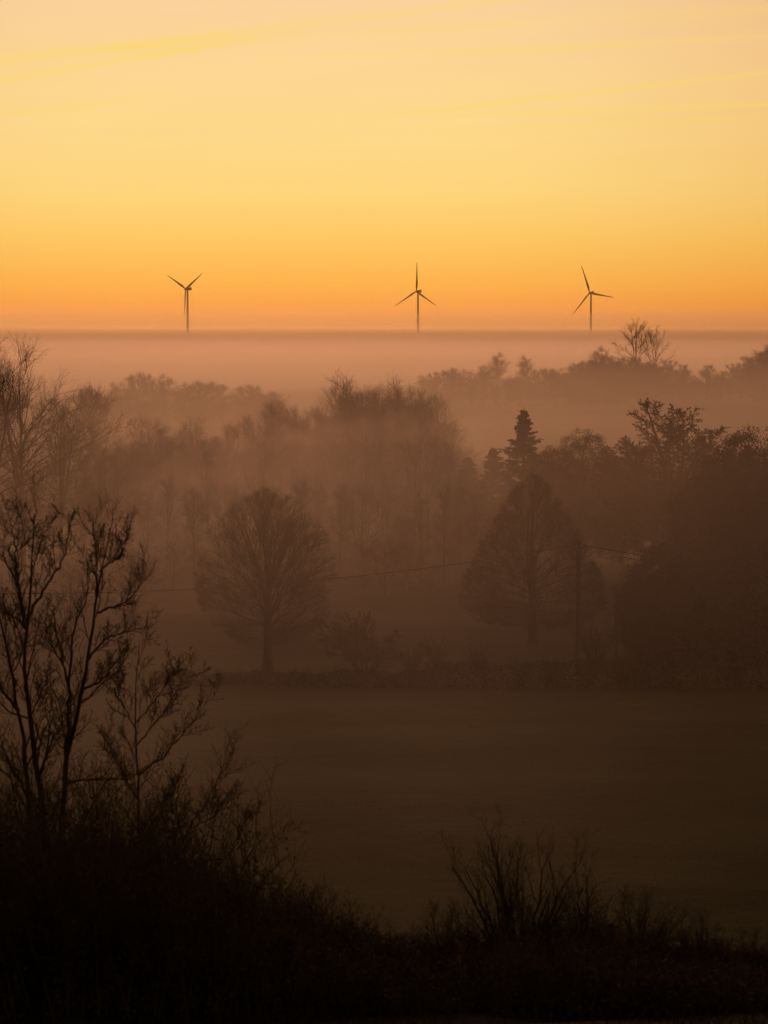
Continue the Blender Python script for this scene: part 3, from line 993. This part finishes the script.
# ------------------------------------------------------------------ foreground trees (stems follow the photo, twigs are grown)
def near_tree(label, stems, Y0, seed, n2=13, n3=8, n4=5, r=.07, lf=.20, tw=.0042):
    """stems: pixel polylines, first point of the first stem is the foot"""
    rng = np.random.default_rng(seed)
    u, v = stems[0][0][0]
    X = at(u, v, Y0)[0]
    base = np.array([X, Y0, float(ground(X, Y0)) - .05])
    root = thing('bare_tree', label, 'tree', base, group='dark bare trees in the left foreground')
    trunk, branches = [], []
    for k, (pix, ra, rb) in enumerate(stems):
        n = len(pix)
        dy = np.cumsum(rng.normal(0, .16, n))
        if k:
            dy = dy - dy[0] + near_tree.dy.get(pix[0], 0)
        else:
            dy = dy - dy[0]
        pts = []
        for (pu, pv), q in zip(pix, dy):
            pts.append(at(pu, pv, Y0 + q) - base)
            near_tree.dy[(pu, pv)] = q
        if k == 0:
            pts[0] = np.zeros(3)
        trunk.append(poly(pts, ra * .56, rb * .7, 22, .014, rng))
    tt = cat(*trunk)
    l2 = spawn(*tt, n2, rng, .12, 1, 40, 14, lf, .35, .35, .12, 7, .10, .5, tw * 1.5, lmin=.45)
    l3 = spawn(*l2, n3, rng, .12, 1, 42, 14, .45, .35, .3, .06, 5, .10, .6, tw, lmin=.16)
    l4 = spawn(*l3, n4, rng, .15, 1, 45, 14, .4, .3, .25, 0, 3, .05, .7, tw * .85, lmin=.06)
    a, b, c = MB(), MB(), MB()
    a.tubes(*tt, 8)
    b.tubes(*l2, 5)
    b.tubes(*l3, 4)
    b.tubes(*l4, 3)
    tips = np.concatenate([l4[0][:, -1], l3[0][:, -1]])
    c.leaves(tips, .014, rng)
    obj('trunk', a.mesh('trunk', M['near_bark']), root)
    cr = obj('crown', b.mesh('crown', M['near_bark'], False), root)
    obj('buds', c.mesh('buds', M['near_bark'], False), cr)


near_tree.dy = {}
near_tree('forked dark bare tree in the left foreground with a branch curving up to the right', [
    ([(50, 965), (46, 850), (39, 782), (30, 719), (27, 693), (25, 655), (25, 629), (28, 616), (30, 590), (31, 571), (33, 543), (34, 513)], .16, .012),
    ([(25, 629), (20, 603), (19, 586), (10, 569), (2, 552)], .06, .012),
    ([(28, 616), (32, 607), (44, 588), (52, 575), (62, 564), (67, 547), (69, 515)], .055, .009),
    ([(25, 629), (19, 620), (6, 612), (-4, 609)], .04, .01),
    ([(19, 586), (16, 564), (15, 539), (8, 513)], .035, .008),
    ([(31, 571), (40, 548), (36, 528)], .025, .008),
    ([(30, 719), (42, 690), (48, 676)], .03, .008),
    ([(39, 782), (52, 740), (66, 716)], .04, .01)], 54, 81)
near_tree('dark bare tree cut off by the left edge in the foreground', [
    ([(30, 965), (30, 800), (19, 710), (10, 672), (4, 633), (-2, 612), (-4, 560)], .13, .012),
    ([(19, 710), (2, 690), (-12, 660)], .06, .012),
    ([(10, 672), (18, 650), (14, 625)], .03, .008),
    ([(30, 800), (8, 760), (-8, 730)], .05, .012)], 53, 82)
near_tree('twin-stemmed dark bare tree in the left foreground with limbs spreading right', [
    ([(58, 965), (60, 850), (64, 782), (74, 715), (84, 689), (86, 663), (92, 637), (96, 612), (96, 597), (99, 571), (110, 545), (113, 517)], .15, .010),
    ([(64, 782), (69, 715), (69, 689), (64, 667), (58, 640), (54, 620), (55, 607)], .09, .010),
    ([(96, 597), (97, 558), (93, 524)], .04, .008),
    ([(96, 612), (120, 605), (133, 597), (145, 575)], .045, .008),
    ([(86, 663), (103, 640), (120, 634), (142, 627)], .05, .008),
    ([(84, 689), (103, 680), (118, 659)], .05, .009),
    ([(69, 689), (71, 650), (74, 625), (88, 599), (87, 562)], .05, .008),
    ([(64, 667), (48, 640), (45, 622)], .03, .008),
    ([(64, 782), (96, 779), (131, 779)], .05, .012),
    ([(99, 571), (118, 556), (128, 540)], .03, .007)], 56, 83)
near_tree('slender straight dark sapling in the left foreground right of the twin-stemmed tree', [
    ([(142, 970), (140, 886), (138, 776), (135, 698), (140, 639)], .075, .007),
    ([(138, 776), (165, 754), (181, 736), (202, 711), (210, 697)], .035, .006),
    ([(137, 745), (165, 711), (174, 695), (193, 673)], .03, .006),
    ([(136, 723), (159, 695), (176, 670)], .025, .006),
    ([(138, 800), (115, 760), (104, 735)], .03, .007),
    ([(136, 730), (120, 700), (116, 672)], .025, .006),
    ([(139, 830), (165, 800), (178, 790)], .03, .007)], 57, 84, lf=.16)
near_tree('dark bare sapling leaning right in the left foreground', [
    ([(150, 985), (171, 861), (190, 829), (209, 795), (231, 757)], .06, .006),
    ([(171, 861), (178, 820), (176, 800)], .03, .007),
    ([(190, 829), (212, 818), (224, 800)], .025, .006)], 54, 85, lf=.24)
near_tree('short dark bare sapling leaning right over the thicket, nearest the field', [
    ([(215, 990), (243, 861), (265, 836), (276, 822)], .045, .006),
    ([(243, 861), (240, 830), (250, 815)], .025, .006)], 53, 86, n2=9, lf=.26)

# individual shrubs on the bank
place('near_upright', 522, 818, 52, 'tall upright twiggy shrub standing above the thicket at the bottom centre', rz=.3, wide=1.0)
place('near_thin', 584, 842, 52, 'thin shrub with one tall stem right of the tall upright shrub')
place('near_bush', 640, 893, 51, 'low twiggy bush right of the tall upright shrub')
place('near_bush', 700, 915, 50, 'low twiggy bush near the bottom right corner')
place('near_bush', 752, 930, 50, 'low twiggy bush at the right edge near the bottom')
place('near_bush', 375, 925, 51, 'low twiggy bush in the dip of the thicket left of the tall upright shrub')
place('near_bush', 318, 890, 52, 'twiggy bush on the thicket slope below the leaning saplings', wide=.8)
place('near_bush', 446, 905, 51, 'twiggy bush at the left foot of the tall upright shrub')


def thicket():
    """dark bramble mass along the shoulder of the bank: reads as one mass"""
    rng = np.random.default_rng(91)
    us = [-120, 0, 60, 110, 170, 215, 260, 300, 350, 420, 480, 540, 600, 680, 768, 880]
    vs = [800, 812, 815, 822, 838, 862, 890, 908, 934, 950, 940, 932, 934, 950, 964, 970]
    mb = MB()
    P, Rr, C = [], [], []
    n = 5200
    u = rng.uniform(-100, 860, n)
    Y = rng.uniform(45, 60, n)
    for i in range(n):
        v = np.interp(u[i], us, vs) + rng.normal(0, 9)
        p = at(u[i], v, 53)
        x = (u[i] - 384) / F * Y[i]
        z = float(ground(x, Y[i]))
        z53 = float(ground(p[0], 53))
        h = max(.35, (p[2] - z53)) * (rng.uniform(.4, .85) if i % 5 else rng.uniform(.8, 1.22))
        l = rng.normal(0, .22, 4)
        P.append([(x, Y[i], z - .1), (x + l[0] * h * .5, Y[i] + l[1] * .5, z + h * .4), (x + l[0] * h, Y[i] + l[1], z + h * .75), (x + l[0] * h + l[2], Y[i] + l[1] + l[3], z + h)])
    P = np.array(P)
    R = np.repeat(np.array([[.016, .013, .009, .004]]), n, 0)
    l2 = spawn(P, R, 9, rng, .2, 1, 45, 15, .32, .4, .25, .05, 4, .12, .6, .0045)
    l3 = spawn(*l2, 4, rng, .2, 1, 45, 15, .5, .4, .2, 0, 2, 0, .6, .0035, lmin=.1)
    mb.tubes(P, R, 4)
    mb.tubes(*l2, 3)
    mb.tubes(*l3, 3)
    f = rng.uniform(.05, 1, (n, 56)) ** 1.5 * .85
    k = np.clip(f * 3, 0, 2.999)
    i0 = k.astype(int)
    w = (k - i0)[..., None]
    ar = np.arange(n)[:, None]
    C = (P[ar, i0] * (1 - w) + P[ar, i0 + 1] * w).reshape(-1, 3) + rng.normal(0, .14, (n * 56, 3))
    mb.leaves(C, .042, rng)
    o = obj('undergrowth', mb.mesh('undergrowth', M['bramble'], False))
    tag(o, 'dark tangled undergrowth sloping down across the bottom of the view', 'undergrowth', kind='stuff')


thicket()

# ------------------------------------------------------------------ mist
def mist_slab(name, x0, x1, y0, y1, z0, z1, dens, label, und=0.0, nx=2, ny=2, seed=0, lens=False, tint=MIST_TINT, g=MIST_G, front=False, fine=1):
    rng = np.random.default_rng(seed)
    xs = np.linspace(x0, x1, nx)
    ys = np.linspace(y0, y1, ny)
    if front:
        nx, ny = 6, 2
        xs = np.array([x0, -45, -15, 20, 60, x1])
    X, Y = np.meshgrid(xs, ys)
    if front:      # the haze reaches closer on the left than on the right
        Y[0] = np.array([48, 48, 62, 125, 205, 212])
    top = np.full(X.shape, float(z1))
    if und:
        for k in range(7):
            w = rng.uniform(.6, 2.6) * 2 * PI / np.array([(x1 - x0) / 5, (y1 - y0) / 5]) * fine
            top += und * rng.uniform(.2, .5) * np.sin(X * w[0] + rng.uniform(0, 6)) * np.sin(Y * w[1] + rng.uniform(0, 6))
    if fine > 1 or y0 == 2200:      # the far banks swell up gradually from their near edge
        top = 6 + (top - 6) * smooth(0, 1500, Y - y0)
    if lens:
        q = ((X - (x0 + x1) / 2) / (x1 - x0) * 2) ** 2 + ((Y - (y0 + y1) / 2) / (y1 - y0) * 2) ** 2
        top = z0 + .3 + (top - z0) * np.sqrt(np.clip(1 - q, 0, 1))
    A = np.stack([X, Y, top], -1).reshape(-1, 3)
    B = np.stack([X, Y, np.full(X.shape, float(z0))], -1).reshape(-1, 3)
    n = nx * ny
    i = np.arange(n).reshape(ny, nx)
    qt = np.stack([i[:-1, :-1], i[:-1, 1:], i[1:, 1:], i[1:, :-1]], -1).reshape(-1, 4)
    qb = qt[:, ::-1] + n
    ring = np.concatenate([i[0, :], i[1:, -1], i[-1, -2::-1], i[-2:0:-1, 0]])
    rn = np.roll(ring, -1)
    qs = np.stack([ring, ring + n, rn + n, rn], 1)
    mb = MB()
    mb.add(np.concatenate([A, B]), quads=np.concatenate([qt, qb, qs]))
    o = obj('mist', mb.mesh('mist', mist_mat(name, dens, tint, g), False))
    tag(o, label, 'mist', kind='stuff')


mist_slab('haze_near', -6000, 6000, 75, 520, -12, 21.4, 6.3e-4, 'thin brown haze lying over the field and the nearer trees', front=True)
mist_slab('haze', -6000, 6000, 505, 1340, -11.9, 22, 6.2e-4, 'thin brown haze lying over the far side of the valley', tint=(.86, .64, .60))
mist_slab('fog_low', -6000, 6000, 1100, 12500, -11.7, 21.5, 8e-4, 'pale fog bank filling the distance below the wind turbines', 1.2, 40, 40, 1, tint=(.56, .395, .365))
mist_slab('fog_mid', -5000, 5000, 1500, 12400, -11.4, 24.5, 5e-4, 'pale fog bank filling the distance below the wind turbines', 2.2, 90, 90, 2, fine=2, tint=(.54, .385, .34))
mist_slab('fog_top', -5000, 5000, 1900, 12300, -11.1, 28, 2.5e-4, 'pale fog bank filling the distance below the wind turbines', 8.0, 120, 120, 3, fine=3, tint=(.98, .69, .53))
mist_slab('veil_low', -5000, 5000, 2200, 7000, -10.8, 48, 2.8e-4, 'thin veil of haze over the fog around the wind turbine towers', 7.0, 60, 60, 6, fine=2, tint=(.74, .515, .36))
mist_slab('veil_mid', -5000, 5000, 2000, 6900, -10.7, 72, 1.0e-4, 'thin veil of haze over the fog around the wind turbine towers', 9.0, 50, 50, 8, fine=2, tint=(.82, .56, .34))
mist_slab('veil_high', -5000, 5000, 1800, 6800, -10.5, 150, .5e-4, 'thin veil of haze over the fog around the wind turbine towers', 8.0, 20, 20, 7, tint=(.80, .50, .20))
for i, (x0, x1, y0, y1, z1, d, u_) in enumerate(((-420, 480, 500, 850, 5, 3e-4, 2.5), (-300, 560, 470, 800, 9.5, 2.2e-4, 4.5), (-160, 420, 540, 870, 14, 1.6e-4, 5.0), (20, 330, 430, 700, 11, 2.5e-4, 4.0))):
    mist_slab('pool_far', x0, x1, y0, y1, -6 + .1 * i, z1, d, 'bright mist lying between the conifers and the far wood', u_, 40, 40, 40 + i, True)
for i, (x0, x1, y0, y1, z1, d, u_) in enumerate(((-58, 42, 241, 430, 5, 1.6e-3, 1.6), (-46, 36, 246, 450, 10, 1.5e-3, 3.0), (-38, 32, 250, 440, 16, 1.4e-3, 4.0))):
    mist_slab('pool_near', x0, x1, y0, y1, -5 + .1 * i, z1, d, 'mist hanging between the parkland trees and the left wood', u_, 30, 30, 50 + i, True)

mist_slab('pool_field', -75, 30, 120, 226, -5.6, 3.2, 9e-4, 'thin ground mist over the far half of the field', 1.0, 30, 30, 61, True)

# ------------------------------------------------------------------ sky and sun
SUN_EL, SUN_AZ = math.radians(3.0), math.radians(-3)      # just about to rise ahead, slightly left


def build_world():
    w = bpy.data.worlds.new('World')
    scene.world = w
    w.use_nodes = True
    t = NT(w.node_tree)
    tc = t.n('ShaderNodeTexCoord')
    D = tc.outputs['Generated']
    sx = t.n('ShaderNodeSeparateXYZ')
    t.link(D, sx.inputs[0])
    x, y, z = sx.outputs
    sky = t.n('ShaderNodeTexSky', sky_type='NISHITA')
    sky.sun_disc = False
    sky.sun_elevation = SUN_EL
    sky.sun_rotation = SUN_AZ
    sky.altitude = 60
    sky.air_density = 1.6
    sky.dust_density = 4.0
    yy = t.m('MAXIMUM', y, .05)
    el = t.m('DIVIDE', z, yy)          # slope of the sight line above the horizon
    az = t.m('DIVIDE', x, yy)
    # thin streaky cloud drift in the sky
    mp = t.n('ShaderNodeCombineXYZ')
    t.link(t.m('MULTIPLY', az, 9.0), mp.inputs[0])
    t.link(t.m('SUBTRACT', t.m('MULTIPLY', el, 90.0), t.m('MULTIPLY', az, 9.0)), mp.inputs[1])
    nz = t.noise(mp.outputs[0], 1.0, 5, .55)
    wob = t.m('MULTIPLY', t.m('SUBTRACT', nz, .5), .0035)
    elw = t.m('ADD', el, wob)
    ramp = t.n('ShaderNodeValToRGB')
    stops = [(-.02, (214, 130, 84)), (.0, (222, 144, 94)), (.003, (240, 150, 82)), (.008, (252, 164, 74)), (.015, (255, 183, 80)), (.023, (255, 195, 92)), (.034, (255, 207, 109)),
             (.046, (255, 215, 127)), (.068, (255, 217, 140)), (.088, (254, 215, 149)), (.113, (251, 210, 157)), (.16, (250, 210, 158)), (.42, (236, 204, 170))]
    lo, hi = stops[0][0], stops[-1][0]
    e = ramp.color_ramp.elements
    while len(e) < len(stops):
        e.new(.5)
    for q, (s_, c) in zip(e, stops):
        q.position = (s_ - lo) / (hi - lo)
        q.color = (*lin(*c), 1)
    t.link(t.rng(elw, lo, hi), ramp.inputs[0])
    glow = ramp.outputs[0]
    # a little redder and darker away from the sun
    da = t.m('ABSOLUTE', t.m('ADD', az, .035))
    glow = t.mix(t.rng(da, .05, .26, 0, 1, 'SMOOTHSTEP'), glow, t.mix(1.0, glow, (.86, .74, .66), 'MULTIPLY'))
    # faint cirrus and vapour trails, yellow against the sky
    streak = None
    for e0, k, wd, a0, a1, amp in ((.1070, .12, .0014, -.40, .08, .26), (.1070, .177, .0010, -.4, -.05, .40), (.1052, .15, .0011, -.4, -.03, .26), (.1095, .16, .0022, -.4, .0, .12), (.0930, .047, .0011, -.05, .3, .36),
                                   (.0726, .11, .0008, -.01, .3, .44), (.0714, .041, .0009, .01, .3, .34), (.066, .05, .0014, .0, .3, .12), (.0885, .12, .0010, -.3, -.06, .32),
                                   (.1010, .06, .0022, -.2, .2, .2)):
        d = t.m('SUBTRACT', t.m('ADD', el, t.m('MULTIPLY', wob, .9)), t.m('ADD', t.m('MULTIPLY', az, k), e0))
        gs = t.m('POWER', 2.718, t.m('MULTIPLY', t.m('POWER', t.m('DIVIDE', d, wd), 2.0), -1.0))
        ms = t.m('MULTIPLY', t.rng(az, a0, a0 + .03, kind='SMOOTHSTEP'), t.rng(az, a1, a1 - .04, kind='SMOOTHSTEP'))
        gs = t.m('MULTIPLY', t.m('MULTIPLY', gs, ms), t.m('MULTIPLY', t.rng(nz, .30, .62, .25, 1.0), amp))
        streak = gs if streak is None else t.m('ADD', streak, gs)
    glow = t.mix(t.m('MINIMUM', streak, .8), glow, lin(255, 218, 96))
    # broad soft mottling
    glow = t.mix(t.rng(nz, .35, .7, 0, .22), glow, t.mix(1.0, glow, (.93, .90, .80), 'MULTIPLY'))
    # low dark cloud line on the left horizon
    d = t.m('SUBTRACT', el, t.m('ADD', t.m('MULTIPLY', az, -.006), .0004))
    gs = t.m('POWER', 2.718, t.m('MULTIPLY', t.m('POWER', t.m('DIVIDE', d, .0006), 2.0), -1.0))
    gs = t.m('MULTIPLY', gs, t.rng(az, -.02, -.08, 0, .5))
    glow = t.mix(gs, glow, lin(255, 170, 95))
    # fade the dawn glow into the dim sky overhead and behind
    ahead = t.rng(y, -.1, .85, 0, 1, 'SMOOTHSTEP')
    low = t.rng(z, 1.0, .40, 0, 1, 'SMOOTHSTEP')
    mask = t.m('MULTIPLY', ahead, low)
    dim = t.mix(1.0, sky.outputs[0], (.085, .060, .042), 'MULTIPLY')
    dim = t.mix(t.rng(z, 0, -.05), dim, (.004, .003, .002))
    bg = t.n('ShaderNodeBackground')
    t.link(t.mix(mask, dim, glow), bg.inputs[0])
    bg.inputs[1].default_value = 1.0
    o = t.n('ShaderNodeOutputWorld')
    t.link(bg.outputs[0], o.inputs[0])


build_world()
sd = bpy.data.lights.new('sun', 'SUN')
sd.energy = .60
sd.angle = math.radians(6)
sd.color = (1.0, .55, .26)
so = bpy.data.objects.new('sun', sd)
COL.objects.link(so)
so.location = (-20, 300, 120)
dirv = Vector((math.sin(SUN_AZ) * math.cos(SUN_EL), math.cos(SUN_AZ) * math.cos(SUN_EL), math.sin(SUN_EL)))
so.rotation_euler = dirv.to_track_quat('Z', 'Y').to_euler()

scene.view_settings.view_transform = 'Standard'
scene.view_settings.look = 'None'
scene.view_settings.exposure = 0
scene.view_settings.gamma = 1
cy = scene.cycles
cy.max_bounces = 4
cy.diffuse_bounces = 2
cy.glossy_bounces = 1
cy.transmission_bounces = 1
cy.volume_bounces = 0
cy.transparent_max_bounces = 64
